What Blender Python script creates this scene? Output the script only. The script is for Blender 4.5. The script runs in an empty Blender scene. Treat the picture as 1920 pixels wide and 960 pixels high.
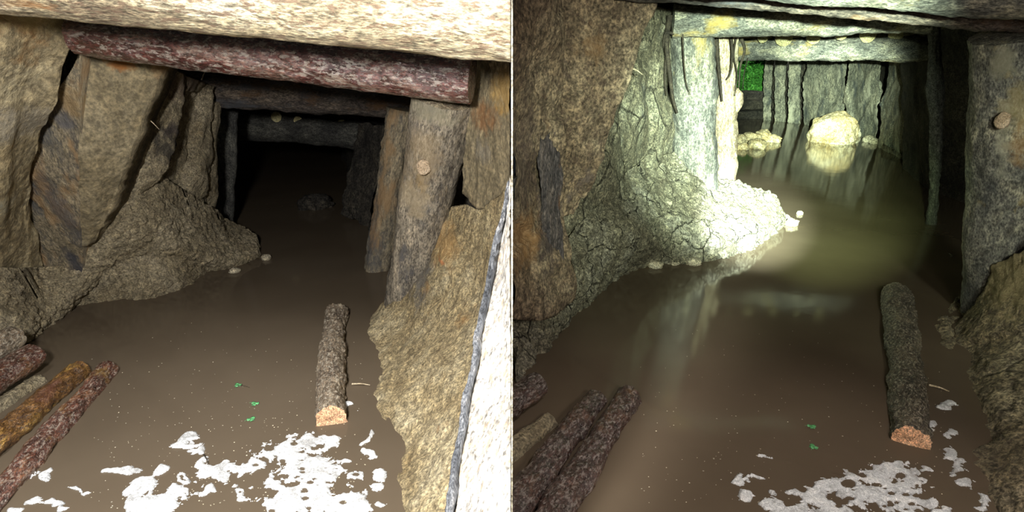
import bpy, bmesh, math, random
from mathutils import Vector, Matrix, noise
C = bpy.context.scene.collection
SC = bpy.context.scene
random.seed(7)

# ------------------------------------------------------------ camera, world, lights, exposure
F = 1100.0
TH = math.radians(17.9)
CAM = Vector((0, 0, 1.3))
FW = Vector((0, math.cos(TH), -math.sin(TH)))
UP = Vector((0, math.sin(TH), math.cos(TH)))
cd = bpy.data.cameras.new('camera'); cam = bpy.data.objects.new('camera', cd); C.objects.link(cam)
cd.sensor_width = 36; cd.lens = 36 * F / 1920; cd.clip_start = 0.05; cd.clip_end = 100
cam.location = CAM; cam.rotation_euler = (math.radians(90) - TH, 0, 0)
SC.camera = cam
SC.view_settings.view_transform = 'Standard'; SC.view_settings.look = 'None'
SC.view_settings.exposure = 0; SC.view_settings.gamma = 1; SC.view_settings.use_curve_mapping = False
w = bpy.data.worlds.new('world'); SC.world = w; w.use_nodes = True
w.node_tree.nodes['Background'].inputs[0].default_value = (0.75, 0.8, 0.85, 1)
w.node_tree.nodes['Background'].inputs[1].default_value = 0.035

def ray(px, py):
    return FW + Vector((1, 0, 0)) * ((px - 960) / F) + UP * ((480 - py) / F)
def at(px, py, Y):
    d = ray(px, py); return CAM + d * (Y / d.y)
def onz(px, py, z=0.0):
    d = ray(px, py); return CAM + d * ((z - CAM.z) / d.z)
def proj(p):
    q = p - CAM; d = q.dot(FW); return 960 + F * q.x / d, 480 - F * q.dot(UP) / d

def spot(name, loc, target, power, col, angle, blend, radius):
    l = bpy.data.lights.new(name, 'SPOT'); o = bpy.data.objects.new(name, l); C.objects.link(o)
    l.energy = power; l.color = col; l.spot_size = math.radians(angle); l.spot_blend = blend; l.shadow_soft_size = radius
    o.location = loc; o.rotation_euler = (Vector(target) - Vector(loc)).to_track_quat('-Z', 'Y').to_euler()
    return o
# daylight falling down the shaft on the left-hand heading
spot('daylight_left', (-0.46, 0.0, 1.52), (-1.05, 2.0, 0.66), 400, (1.0, 0.97, 0.92), 92, 0.25, 0.10)
spot('daylight_left_high', (-0.85, 0.55, 2.45), (-1.05, 1.45, 0.0), 300, (1.0, 0.98, 0.97), 62, 0.9, 0.20)
# weak daylight on the right-hand heading, with added fills
spot('daylight_right', (0.75, 0.0, 1.38), (1.15, 2.1, 0.75), 84, (1.0, 0.90, 0.77), 96, 0.6, 0.15)
spot('fill_post_right', (1.3, 0.2, 1.6), at(1910, 440, 2.6), 170, (0.95, 1.0, 0.82), 44, 0.9, 0.10)  # added fill aimed at the thick right-hand prop
spot('fill_right_high', (0.9, 0.5, 2.4), (0.75, 1.35, 0.0), 150, (1.0, 0.90, 0.87), 58, 0.9, 0.20)  # added fill from above for the near water and foam
spot('fill_bank', (0.30, 0.05, 1.38), at(1230, 330, 4.0), 330, (0.88, 1.0, 0.78), 44, 1.0, 0.02)  # added fill widening the torchlight over the left of the bank
# hand torch: hot spot and spill
TL = (0.30, 0.05, 1.38)
spot('torch_hot', TL, at(1414, 398, 4.6), 16000, (0.84, 1.0, 0.90), 12.5, 0.9, 0.02)
spot('torch_core', TL, at(1366, 250, 5.0), 2400, (0.84, 1.0, 0.92), 13, 1.0, 0.02)
spot('torch_spill', TL, at(1380, 235, 7.0), 5200, (0.80, 1.0, 0.76), 30, 1.0, 0.02)
spot('torch_throw', TL, at(1530, 190, 12.0), 19000, (0.82, 1.0, 0.76), 13, 1.0, 0.02)
spot('fill_water', TL, at(1530, 375, 6.0), 4600, (0.72, 1.0, 0.50), 19, 1.0, 0.02)  # added green fill standing in for the glow of murky water
spot('daylight_far', (7.2, 15.6, 2.2), (6.6, 17.3, 1.0), 160, (0.9, 1.0, 0.85), 80, 0.5, 0.2)

# ------------------------------------------------------------ helpers
def tag(o, label=None, cat=None, group=None, kind=None):
    if label: o['label'] = label
    if cat: o['category'] = cat
    if group: o['group'] = group
    if kind: o['kind'] = kind
    return o
def mesh_obj(name, verts, faces, mat, parent=None, smooth=True):
    me = bpy.data.meshes.new(name); me.from_pydata(verts, [], faces); me.update()
    if smooth:
        me.polygons.foreach_set('use_smooth', [True] * len(me.polygons))
    o = bpy.data.objects.new(name, me); C.objects.link(o)
    if mat: me.materials.append(mat)
    if parent: o.parent = parent
    return o
def empty(name, loc=(0, 0, 0)):
    o = bpy.data.objects.new(name, None); C.objects.link(o); o.location = loc; return o
def fbm(p, s, oct=4, seed=0.0):
    return noise.fractal(Vector((p.x * s + seed, p.y * s - seed * .7, p.z * s + seed * .3)), 1.0, 2.0, oct, noise_basis='PERLIN_ORIGINAL')
def cat_rom(a, b, c, d, t):
    return 0.5 * ((2 * b) + (c - a) * t + (2 * a - 5 * b + 4 * c - d) * t * t + (3 * b - a - 3 * c + d) * t ** 3)
def samp(pts, t, curve):
    n = len(pts) - 1; x = min(max(t * n, 0), n - 1e-6); i = int(x); f = x - i
    if not curve: return pts[i].lerp(pts[i + 1], f)
    a = pts[i - 1] if i > 0 else pts[i] * 2 - pts[i + 1]
    d = pts[i + 2] if i + 2 <= n else pts[i + 1] * 2 - pts[i]
    return cat_rom(a, pts[i], pts[i + 1], d, f)

def slab(name, rows, off, mat, nu=60, nv=60, amp=0.02, s=4.0, seed=0.0, clod=0.0, clod_s=9.0, fine=0.004, rag=0.0,
         parent=None, curve=True, fold=0.0, xmax=None, xmin=None):
    """solid between a rough front surface (rows of control points) and a back surface moved by off"""
    rows = [[Vector(p) for p in r] for r in rows]; off = Vector(off)
    G = []
    for j in range(nv + 1):
        v = j / nv
        cols = [samp([r[k] for r in rows], v, curve) for k in range(len(rows[0]))]
        G.append([samp(cols, i / nu, curve) for i in range(nu + 1)])
    V = []
    for j in range(nv + 1):
        for i in range(nu + 1):
            p = G[j][i]
            du = G[j][min(i + 1, nu)] - G[j][max(i - 1, 0)]; dv = G[min(j + 1, nv)][i] - G[max(j - 1, 0)][i]
            n = du.cross(dv)
            if n.length < 1e-9: n = Vector((0, -1, 0))
            n.normalize()
            if n.dot(CAM - p) < 0: n = -n
            d = amp * fbm(p, s, 4, seed) + fine * fbm(p, s * 9, 3, seed + 5)
            if fold:                                    # faceted, cleaved rock
                q = p * (s * .7); c = noise.voronoi(q + Vector((seed, 0, 0)))
                d += fold * (noise.cell(c[1][0] * 3.1 + Vector((seed, 1, 2))) - .5 + .6 * (c[0][1] - c[0][0]))
            if clod:
                for ss, aa in ((clod_s, 1.0), (clod_s * 2.3, .45)):
                    c = noise.voronoi(p * ss + Vector((seed, seed, 0)) + Vector((fbm(p, 6, 2), fbm(p, 6, 2, 3), 0)) * .5)
                    d += clod * aa * (min(c[0][1] - c[0][0], .35) * 1.8 - .2)
            q = p + n * d
            if rag and (i in (0, nu) or j in (0, nv)):
                q += Vector((fbm(p, 9, 4, seed + 11), 0, fbm(p, 9, 4, seed + 17))) * rag
            elif rag and (i in (1, nu - 1) or j in (1, nv - 1)):
                q += Vector((fbm(p, 9, 4, seed + 11), 0, fbm(p, 9, 4, seed + 17))) * rag * .6
            if xmax is not None and q.x > xmax: q.x = xmax
            if xmin is not None and q.x < xmin: q.x = xmin
            V.append(q)
    N = len(V); W = nu + 1
    ring = [i for i in range(W)] + [j * W + nu for j in range(1, nv + 1)] + [nv * W + i for i in range(nu - 1, -1, -1)] + [j * W for j in range(nv - 1, 0, -1)]
    B = []
    bs = 8
    # back: coarse grid would not share the ring; use a full copy (simple, watertight)
    for q in V[:N]:
        b = q + off
        if xmax is not None and b.x > xmax: b.x = xmax
        if xmin is not None and b.x < xmin: b.x = xmin
        B.append(b)
    Fc = []
    for j in range(nv):
        for i in range(nu):
            a = j * W + i
            Fc.append((a, a + W, a + W + 1, a + 1)); Fc.append((N + a, N + a + 1, N + a + W + 1, N + a + W))
    for k in range(len(ring)):
        a, b = ring[k], ring[(k + 1) % len(ring)]
        Fc.append((a, b, N + b, N + a))
    o = mesh_obj(name, V + B, Fc, mat, parent)
    return o

def P(*pts):
    """row of (px, py, Y) points; Y None puts the point on the water line"""
    return [at(a, b, c) if c is not None else onz(a, b, -0.03) for a, b, c in pts]

def log_mesh(L, r0, r1, nseg=40, nl=60, bump=.006, s=14, seed=0., bend=0.0, flat=1.0, knots=()):
    V = []; Fc = []
    for j in range(nl + 1):
        t = j / nl; z = t * L; r = r0 + (r1 - r0) * t
        cx = bend * math.sin(t * math.pi)
        for i in range(nseg):
            a = 2 * math.pi * i / nseg
            p = Vector((math.cos(a) * r, math.sin(a) * r, z))
            q = Vector((p.x, p.y, z * .35))
            d = bump * (fbm(q, s, 4, seed) + .9 * fbm(q, s * 4, 2, seed + 4)) + bump * 1.5 * fbm(p, 3, 2, seed + 9)
            for (kz, ka, kr) in knots:
                dd = math.hypot((z - kz * L), r * ((a - ka + math.pi) % (2 * math.pi) - math.pi))
                d += .35 * kr * math.exp(-(dd / kr) ** 2)
            k = (r + d) / r
            V.append(Vector((p.x * k + cx, p.y * k * flat, z)))
        if j:
            for i in range(nseg):
                a = (j - 1) * nseg + i; b = (j - 1) * nseg + (i + 1) % nseg
                Fc.append((a, b, b + nseg, a + nseg))
    return V, Fc
def cap_mesh(V, ring, nseg, inward, seed=0., out=0.0):
    """end disc of concentric rings from a ring of vertices"""
    c = sum((V[k] for k in ring), Vector()) / len(ring)
    VV = []; Fc = []
    for m, f in enumerate((1, .8, .6, .4, .2)):
        for k in ring:
            p = c.lerp(V[k], f)
            p = Vector((p.x, p.y, p.z + inward * (out * (1 - f * f) + (.0 if m == 0 else .003 * fbm(p, 40, 3, seed)))))
            VV.append(p)
    VV.append(c + Vector((0, 0, inward * out)))
    n = len(ring)
    for m in range(4):
        for i in range(n):
            a = m * n + i; b = m * n + (i + 1) % n
            Fc.append((a, b, b + n, a + n))
    for i in range(n): Fc.append((4 * n + i, 4 * n + (i + 1) % n, 5 * n))
    return VV, Fc
def log(name, p0, p1, r0, r1, bark, cut=None, label=None, cat='log', group=None, bump=.006, s=14, seed=0., bend=0., flat=1.,
        ends=(True, True), nl=70, nseg=44, knots=(), roll=0., out=.006):
    p0 = Vector(p0); p1 = Vector(p1); L = (p1 - p0).length
    V, Fc = log_mesh(L, r0, r1, nseg, nl, bump, s, seed, bend, flat, knots)
    M = Matrix.Translation(p0) @ (p1 - p0).to_track_quat('Z', 'Y').to_matrix().to_4x4() @ Matrix.Rotation(roll, 4, 'Z')
    root = empty(name, p0); root.matrix_world = M
    tag(root, label, cat, group)
    b = mesh_obj('bark', V, Fc, bark, root)
    for e, (j, sg) in enumerate(((0, -1), (nl, 1))):
        ring = [j * nseg + i for i in range(nseg)]
        cv, cf = cap_mesh(V, ring, nseg, sg, seed, out)
        mesh_obj('cut_end', cv, cf, cut or bark, root)
    return root

def stone(name, c, rx, ry, rz, mat, seed=0., sub=4, rough=.22, label=None, group=None, cat='stone', parent=None):
    bm = bmesh.new(); bmesh.ops.create_icosphere(bm, subdivisions=sub, radius=1)
    for v in bm.verts:
        p = v.co.copy()
        k = 1 + rough * fbm(p, 1.3, 3, seed) + rough * .35 * fbm(p, 4.5, 3, seed + 3)
        cc = noise.voronoi(p * 1.4 + Vector((seed, 0, seed)))
        k += rough * .9 * (min(cc[0][1] - cc[0][0], .4) - .2)
        v.co = Vector((p.x * k * rx, p.y * k * ry, p.z * k * rz))
    me = bpy.data.meshes.new(name); bm.to_mesh(me); bm.free()
    me.polygons.foreach_set('use_smooth', [True] * len(me.polygons))
    me.materials.append(mat)
    o = bpy.data.objects.new(name, me); C.objects.link(o); o.location = c; o.rotation_euler = (0, 0, seed * 1.7)
    if parent: o.parent = parent
    else: tag(o, label, cat, group)
    return o
def tube(name, pts, r, mat, parent=None, r1=None, n=8, m=6):
    pts = [Vector(p) for p in pts]; N = n * (len(pts) - 1); r1 = r * .4 if r1 is None else r1
    Q = [samp(pts, i / N, True) for i in range(N + 1)]
    V = []; Fc = []
    for i, q in enumerate(Q):
        t = (Q[min(i + 1, N)] - Q[max(i - 1, 0)]).normalized()
        a = t.cross(Vector((0, .99, .1))).normalized(); b = t.cross(a)
        rr = r + (r1 - r) * i / N
        for k in range(m):
            an = 2 * math.pi * k / m
            V.append(q + (a * math.cos(an) + b * math.sin(an)) * rr)
        if i:
            for k in range(m):
                x = (i - 1) * m + k; y = (i - 1) * m + (k + 1) % m
                Fc.append((x, y, y + m, x + m))
    Fc.append(tuple(range(m))); Fc.append(tuple(N * m + k for k in range(m))[::-1])
    return mesh_obj(name, V, Fc, mat, parent)

# ------------------------------------------------------------ materials
def mat_rough(name, cols, scale=3.0, stretch=(1, 1, 1), speck=None, speck_amt=.55, stain=None, stain_scale=1.2, stain_thr=.56,
              rough=.85, bump=.6, bdist=.02, gloss=0.0, crack=0.0, crack_scale=5.0, spec=.3, contrast=1.0, fine=1.0, coat=0.0):
    m = bpy.data.materials.new(name); m.use_nodes = True; nt = m.node_tree; N = nt.nodes; Lk = nt.links
    bs = N['Principled BSDF']; bs.inputs['Specular IOR Level'].default_value = spec
    tc = N.new('ShaderNodeTexCoord'); mp = N.new('ShaderNodeMapping'); mp.inputs['Scale'].default_value = stretch
    Lk.new(tc.outputs['Object'], mp.inputs[0])
    def nz(sc, det=8, r=.62, dist=.0):
        n = N.new('ShaderNodeTexNoise'); n.inputs['Scale'].default_value = sc; n.inputs['Detail'].default_value = det
        n.inputs['Roughness'].default_value = r; n.inputs['Distortion'].default_value = dist
        Lk.new(mp.outputs[0], n.inputs['Vector']); return n.outputs['Fac']
    def ramp(f, stops):
        r = N.new('ShaderNodeValToRGB'); e = r.color_ramp.elements
        while len(e) < len(stops): e.new(.5)
        for k, (p, c) in enumerate(stops):
            e[k].position = p; e[k].color = (*c, 1) if len(c) == 3 else c
        Lk.new(f, r.inputs[0]); return r.outputs[0]
    def mix(f, a, b, mode='MIX'):
        x = N.new('ShaderNodeMix'); x.data_type = 'RGBA'; x.blend_type = mode
        if isinstance(f, float): x.inputs[0].default_value = f
        else: Lk.new(f, x.inputs[0])
        for s_, v in ((6, a), (7, b)):
            if isinstance(v, tuple): x.inputs[s_].default_value = (*v, 1)
            else: Lk.new(v, x.inputs[s_])
        return x.outputs[2]
    A = nz(scale, 10, .68, .4); B = nz(scale * 7, 6, .7, .2); Cn = nz(scale * 26, 4, .6)
    n = len(cols); lo = .5 - .17 / contrast; hi = .5 + .17 / contrast
    col = ramp(A, [(lo + (hi - lo) * k / (n - 1), c) for k, c in enumerate(cols)])
    g = ramp(B, [(.36, (.30, .29, .28)), (.5, (.92, .92, .92)), (.66, (1.75, 1.7, 1.6))])
    col = mix(.75 * fine, col, g, 'MULTIPLY')
    g2 = ramp(Cn, [(.36, (.22, .22, .22)), (.5, (1, 1, 1)), (.64, (1.9, 1.85, 1.75))])
    col = mix(.8 * fine, col, g2, 'MULTIPLY')
    if speck:
        S = nz(scale * 11, 5, .75); f = ramp(S, [(.52, (0, 0, 0)), (.58, (speck_amt,) * 3)]); col = mix(f, col, speck)
    if stain:
        for k, st in enumerate(stain):
            S = N.new('ShaderNodeTexNoise'); S.inputs['Scale'].default_value = stain_scale * (1 + .37 * k); S.inputs['Detail'].default_value = 7; S.inputs['Roughness'].default_value = .65
            mm = N.new('ShaderNodeMapping'); mm.inputs['Location'].default_value = (3.1 * k + 1, 7.7 * k, 2.2 * k); Lk.new(mp.outputs[0], mm.inputs[0]); Lk.new(mm.outputs[0], S.inputs['Vector'])
            f = ramp(S.outputs['Fac'], [(stain_thr, (0, 0, 0)), (stain_thr + .09, (.8, .8, .8))]); col = mix(f, col, st)
    h = N.new('ShaderNodeMath'); h.operation = 'MULTIPLY_ADD'; Lk.new(B, h.inputs[0]); h.inputs[1].default_value = .45; Lk.new(A, h.inputs[2])
    h2 = N.new('ShaderNodeMath'); h2.operation = 'MULTIPLY_ADD'; Lk.new(Cn, h2.inputs[0]); h2.inputs[1].default_value = .22; Lk.new(h.outputs[0], h2.inputs[2])
    H = h2.outputs[0]
    if crack:
        dn = N.new('ShaderNodeMix'); dn.data_type = 'VECTOR'; dn.inputs[0].default_value = .12
        nn = N.new('ShaderNodeTexNoise'); nn.inputs['Scale'].default_value = 5; nn.inputs['Detail'].default_value = 5; Lk.new(mp.outputs[0], nn.inputs['Vector'])
        Lk.new(mp.outputs[0], dn.inputs[4]); Lk.new(nn.outputs['Color'], dn.inputs[5])
        v = N.new('ShaderNodeTexVoronoi'); v.feature = 'DISTANCE_TO_EDGE'; v.inputs['Scale'].default_value = crack_scale
        Lk.new(dn.outputs[1], v.inputs['Vector'])
        f = ramp(v.outputs['Distance'], [(0, (1, 1, 1)), (.035, (0, 0, 0))])
        gate = ramp(A, [(.42, (0, 0, 0)), (.55, (1, 1, 1))])
        gm = N.new('ShaderNodeMath'); gm.operation = 'MULTIPLY'; Lk.new(f, gm.inputs[0]); Lk.new(gate, gm.inputs[1])
        gm2 = N.new('ShaderNodeMath'); gm2.operation = 'MULTIPLY'; Lk.new(gm.outputs[0], gm2.inputs[0]); gm2.inputs[1].default_value = crack
        col = mix(gm2.outputs[0], col, tuple(x * .12 for x in cols[0]))
        hh = N.new('ShaderNodeMath'); hh.operation = 'MULTIPLY_ADD'; Lk.new(gm2.outputs[0], hh.inputs[0]); hh.inputs[1].default_value = -.5; Lk.new(H, hh.inputs[2]); H = hh.outputs[0]
    bp = N.new('ShaderNodeBump'); bp.inputs['Strength'].default_value = bump; bp.inputs['Distance'].default_value = bdist * 3
    Lk.new(H, bp.inputs['Height']); Lk.new(bp.outputs[0], bs.inputs['Normal'])
    Lk.new(col, bs.inputs['Base Color'])
    if coat: bs.inputs['Coat Weight'].default_value = coat; bs.inputs['Coat Roughness'].default_value = .22; Lk.new(bp.outputs[0], bs.inputs['Coat Normal'])
    if gloss:
        r = ramp(B, [(.4, (rough - gloss,) * 3), (.62, (rough,) * 3)]); Lk.new(r, bs.inputs['Roughness'])
    else: bs.inputs['Roughness'].default_value = rough
    return m

sand = mat_rough('sandstone', [(.19, .15, .085), (.29, .24, .145), (.41, .36, .24)], 1.8, fine=.55, speck=(.10, .08, .05), speck_amt=.5,
                 stain=[(.28, .13, .035), (.22, .23, .20)], stain_scale=1.5, stain_thr=.6, bump=.75, bdist=.014)
sand2 = mat_rough('ochre_rock', [(.22, .165, .085), (.35, .285, .165), (.48, .42, .28)], 4.2, fine=.8, speck=(.10, .07, .04), speck_amt=.5,
                  stain=[(.36, .20, .07), (.30, .28, .20)], stain_scale=2.8, stain_thr=.63, bump=.8, bdist=.014)
slabm = mat_rough('split_slab', [(.13, .105, .065), (.20, .165, .10), (.28, .24, .16)], 2.4, fine=.55, speck=(.08, .07, .05), speck_amt=.4,
                  stain=[(.26, .10, .02), (.17, .17, .15)], stain_scale=2.2, stain_thr=.62, bump=.6, bdist=.010)
stained = mat_rough('stained_rock', [(.15, .13, .10), (.25, .21, .14), (.33, .27, .18)], 3.2, fine=.6, stretch=(1.6, 1.6, .6), speck=(.05, .05, .05), speck_amt=.6,
                    stain=[(.065, .07, .08), (.28, .18, .09)], stain_scale=2.6, stain_thr=.53, bump=.8, bdist=.014)
mud = mat_rough('mud_rubble', [(.22, .18, .11), (.33, .28, .185), (.46, .40, .285)], 4.0, fine=.7, speck=(.12, .09, .06), speck_amt=.3,
                stain=[(.20, .14, .07)], stain_scale=2.0, stain_thr=.6, bump=1.0, bdist=.02)
greyrock = mat_rough('grey_heading_rock', [(.13, .115, .08), (.23, .21, .15), (.34, .33, .25)], 3.4, speck=(.05, .05, .04), speck_amt=.6,
                     stain=[(.09, .10, .11)], stain_scale=2.4, stain_thr=.57, bump=.9, bdist=.02, crack=.8, crack_scale=3.5)
mud_r = mat_rough('pale_mud_rubble', [(.16, .14, .10), (.28, .26, .19), (.42, .40, .33)], 4.0, speck=(.07, .06, .04), speck_amt=.5,
                  bump=1.0, bdist=.02, crack=.75, crack_scale=6.5)
brownslab = mat_rough('brown_slab', [(.14, .10, .065), (.23, .175, .12), (.33, .27, .19)], 2.6, speck=(.08, .05, .04), speck_amt=.5,
                      stain=[(.27, .16, .08), (.13, .10, .09)], stain_scale=2.6, stain_thr=.6, bump=.8, bdist=.015)
oliverock = mat_rough('olive_brown_rock', [(.12, .10, .06), (.22, .185, .12), (.33, .29, .20)], 2.8, speck=(.07, .055, .04), speck_amt=.5, stain=[(.28, .17, .07)], stain_scale=2.6, stain_thr=.63, bump=.9, bdist=.018, crack=.5, crack_scale=3)
darkprop = mat_rough('dark_shaded_timber', [(.03, .03, .03), (.06, .06, .055), (.11, .11, .095)], 6, stretch=(1, 1, .5), bump=.9, bdist=.008)  # near-black timber; holds the tunnel's shade on the deep header and board
mossboard = mat_rough('mossy_board', [(.10, .105, .09), (.24, .24, .19), (.42, .40, .30)], 2.6, stretch=(1.5, 1.5, .8), speck=(.05, .05, .05), speck_amt=.6, stain=[(.06, .07, .075), (.46, .44, .34)], stain_scale=2.0, stain_thr=.55, bump=.9, bdist=.02)
edgewood = mat_rough('grey_weathered_edge', [(.05, .055, .065), (.13, .14, .16), (.34, .34, .35)], 6, stretch=(1.5, 1.5, .4), bump=.9, bdist=.006)
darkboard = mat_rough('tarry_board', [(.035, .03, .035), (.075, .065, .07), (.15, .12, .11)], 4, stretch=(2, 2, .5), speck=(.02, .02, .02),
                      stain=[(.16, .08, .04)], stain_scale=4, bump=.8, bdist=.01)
palewood = mat_rough('limed_wood', [(.20, .16, .11), (.46, .40, .27), (.66, .60, .46)], 4.5, stretch=(1.4, 1.4, .45), speck=(.20, .13, .09), speck_amt=.8,
                     stain=[(.50, .24, .08)], stain_scale=3.5, stain_thr=.6, bump=.8, bdist=.01, contrast=1.3)
whiteboard = mat_rough('whitened_board', [(.30, .27, .22), (.50, .48, .45), (.64, .63, .60)], 3.2, stretch=(1.5, 1.5, .5), speck=(.45, .35, .24), speck_amt=.6,
                       stain=[(.52, .25, .12)], stain_scale=3.8, stain_thr=.64, bump=.6, bdist=.008)
redwood = mat_rough('wet_red_log', [(.030, .009, .010), (.085, .022, .018), (.20, .13, .10)], 6, stretch=(1, 1, .45), speck=(.46, .42, .36), speck_amt=.6,
                    stain=[(.42, .36, .28)], stain_scale=4.5, stain_thr=.61, rough=.45, gloss=.3, spec=1.0, bump=.8, bdist=.007, coat=1.0)
greylog = mat_rough('grey_prop', [(.075, .065, .055), (.17, .15, .12), (.29, .25, .19)], 6, stretch=(1, 1, .4), speck=(.35, .31, .24), speck_amt=.5,
                    stain=[(.28, .19, .08), (.075, .075, .08)], stain_scale=5, stain_thr=.58, bump=.9, bdist=.006)
mossprop = mat_rough('mottled_prop', [(.05, .055, .055), (.16, .16, .14), (.36, .34, .25)], 5, stretch=(1, 1, .5), speck=(.05, .05, .05), speck_amt=.5,
                     stain=[(.34, .25, .07), (.05, .05, .05)], stain_scale=3.6, stain_thr=.59, bump=.9, bdist=.006)
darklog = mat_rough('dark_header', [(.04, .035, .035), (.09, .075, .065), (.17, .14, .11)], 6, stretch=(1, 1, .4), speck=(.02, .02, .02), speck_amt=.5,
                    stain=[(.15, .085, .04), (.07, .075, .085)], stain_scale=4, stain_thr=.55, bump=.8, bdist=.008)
bark = mat_rough('wet_bark', [(.08, .06, .045), (.20, .155, .11), (.36, .30, .22)], 9, stretch=(1, 1, .6), speck=(.50, .45, .36), speck_amt=.75,
                 rough=.6, gloss=.2, spec=.5, bump=1.0, bdist=.006)
barkred = mat_rough('wet_red_bark', [(.04, .018, .014), (.10, .036, .022), (.26, .13, .06)], 9, stretch=(1, 1, .55), speck=(.5, .42, .34), speck_amt=.5,
                    stain=[(.42, .24, .04)], stain_scale=4.5, stain_thr=.58, rough=.55, gloss=.3, spec=.7, bump=1.0, bdist=.006, coat=.7)
barkdark = mat_rough('wet_darker_red_bark', [(.018, .009, .008), (.05, .020, .015), (.13, .07, .04)], 9, stretch=(1, 1, .55), speck=(.45, .40, .36), speck_amt=.45,  # darker copy of the red bark for the right tunnel's cut logs
                    stain=[(.26, .13, .04)], stain_scale=4.5, stain_thr=.61, rough=.5, gloss=.3, spec=.7, bump=1.0, bdist=.006, coat=.8)
barkdarker = mat_rough('wet_darker_bark', [(.03, .027, .022), (.09, .075, .055), (.20, .17, .12)], 9, stretch=(1, 1, .6), speck=(.46, .42, .32), speck_amt=.7, rough=.6, gloss=.2, bump=1.0, bdist=.006)  # darker copy of the bark for the right tunnel's floating log
barkyel = mat_rough('yellow_stripped_bark', [(.07, .035, .015), (.18, .09, .025), (.42, .26, .06)], 8, stretch=(1, 1, .5), speck=(.06, .03, .02), speck_amt=.7,
                    stain=[(.13, .05, .03)], stain_scale=5, stain_thr=.55, rough=.55, gloss=.3, spec=.7, bump=1.0, bdist=.006, coat=.7)
cutwood = mat_rough('sawn_end', [(.40, .22, .12), (.60, .36, .22), (.70, .48, .32)], 9, bump=.3, bdist=.003)
endwood = mat_rough('pale_log_end', [(.34, .29, .14), (.50, .45, .24), (.62, .58, .36)], 12, speck=(.12, .10, .05), bump=.5, bdist=.005)
knotm = mat_rough('knot', [(.22, .16, .10), (.44, .34, .24), (.55, .45, .34)], 30, bump=.6, bdist=.004)
palestone = mat_rough('pale_stone', [(.36, .32, .22), (.55, .50, .38), (.68, .64, .52)], 5, speck=(.22, .16, .10), speck_amt=.4, bump=.7, bdist=.01)
ochrestone = mat_rough('ochre_stone', [(.46, .32, .13), (.64, .54, .34), (.74, .68, .52)], 3.2, speck=(.26, .16, .07), speck_amt=.35, bump=.6, bdist=.012)
darkrock = mat_rough('shade_dark_rock', [(.018, .016, .015), (.04, .036, .030), (.075, .066, .05)], 2.5, bump=.8, bdist=.02)  # tunnel shade put into the colour, so deep rock and boards stay near black
rootm = mat_rough('root', [(.012, .010, .008), (.03, .024, .018), (.06, .05, .035)], 20, bump=.3, bdist=.002)
twigm = mat_rough('pale_twig', [(.35, .28, .18), (.5, .42, .3), (.6, .52, .4)], 20, bump=.3, bdist=.002)

def add_spots(m, spots):
    """weathering and tone patches of their own ragged shape: (centre, radii, colour, strength) in the object's coordinates"""
    nt = m.node_tree; N = nt.nodes; Lk = nt.links; bs = N['Principled BSDF']; src = bs.inputs['Base Color'].links[0].from_socket
    tc = N.new('ShaderNodeTexCoord'); n = N.new('ShaderNodeTexNoise'); n.inputs['Scale'].default_value = 16; n.inputs['Detail'].default_value = 8; n.inputs['Roughness'].default_value = .7
    Lk.new(tc.outputs['Object'], n.inputs['Vector'])
    for c, r, col, k in spots:
        a = N.new('ShaderNodeVectorMath'); a.operation = 'SUBTRACT'; Lk.new(tc.outputs['Object'], a.inputs[0]); a.inputs[1].default_value = tuple(c)
        b = N.new('ShaderNodeVectorMath'); b.operation = 'DIVIDE'; Lk.new(a.outputs[0], b.inputs[0]); b.inputs[1].default_value = tuple(r)
        d = N.new('ShaderNodeVectorMath'); d.operation = 'LENGTH'; Lk.new(b.outputs[0], d.inputs[0])
        e = N.new('ShaderNodeMath'); e.operation = 'MULTIPLY_ADD'; Lk.new(n.outputs['Fac'], e.inputs[0]); e.inputs[1].default_value = 3.0; Lk.new(d.outputs['Value'], e.inputs[2])
        q = N.new('ShaderNodeMapRange'); Lk.new(e.outputs[0], q.inputs[0]); q.inputs[1].default_value = 2.0; q.inputs[2].default_value = 2.7; q.inputs[3].default_value = k; q.inputs[4].default_value = 0
        x = N.new('ShaderNodeMix'); x.data_type = 'RGBA'; Lk.new(q.outputs[0], x.inputs[0]); Lk.new(src, x.inputs[6]); x.inputs[7].default_value = (*col, 1)
        src = x.outputs[2]
    Lk.new(src, bs.inputs['Base Color'])
def spotted(root, spots):
    """give a prop's bark its own weathering patches, centres given in the place's coordinates"""
    b = [c for c in root.children if c.name.startswith('bark')][0]; m = b.data.materials[0].copy(); b.data.materials[0] = m
    inv = root.matrix_world.inverted(); add_spots(m, [(inv @ Vector(c), r, col, k) for c, r, col, k in spots])
def simple(name, col, rough=.6, spec=.4, sub=0.):
    m = bpy.data.materials.new(name); m.use_nodes = True; b = m.node_tree.nodes['Principled BSDF']
    b.inputs['Base Color'].default_value = (*col, 1); b.inputs['Roughness'].default_value = rough; b.inputs['Specular IOR Level'].default_value = spec
    return m
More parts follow.
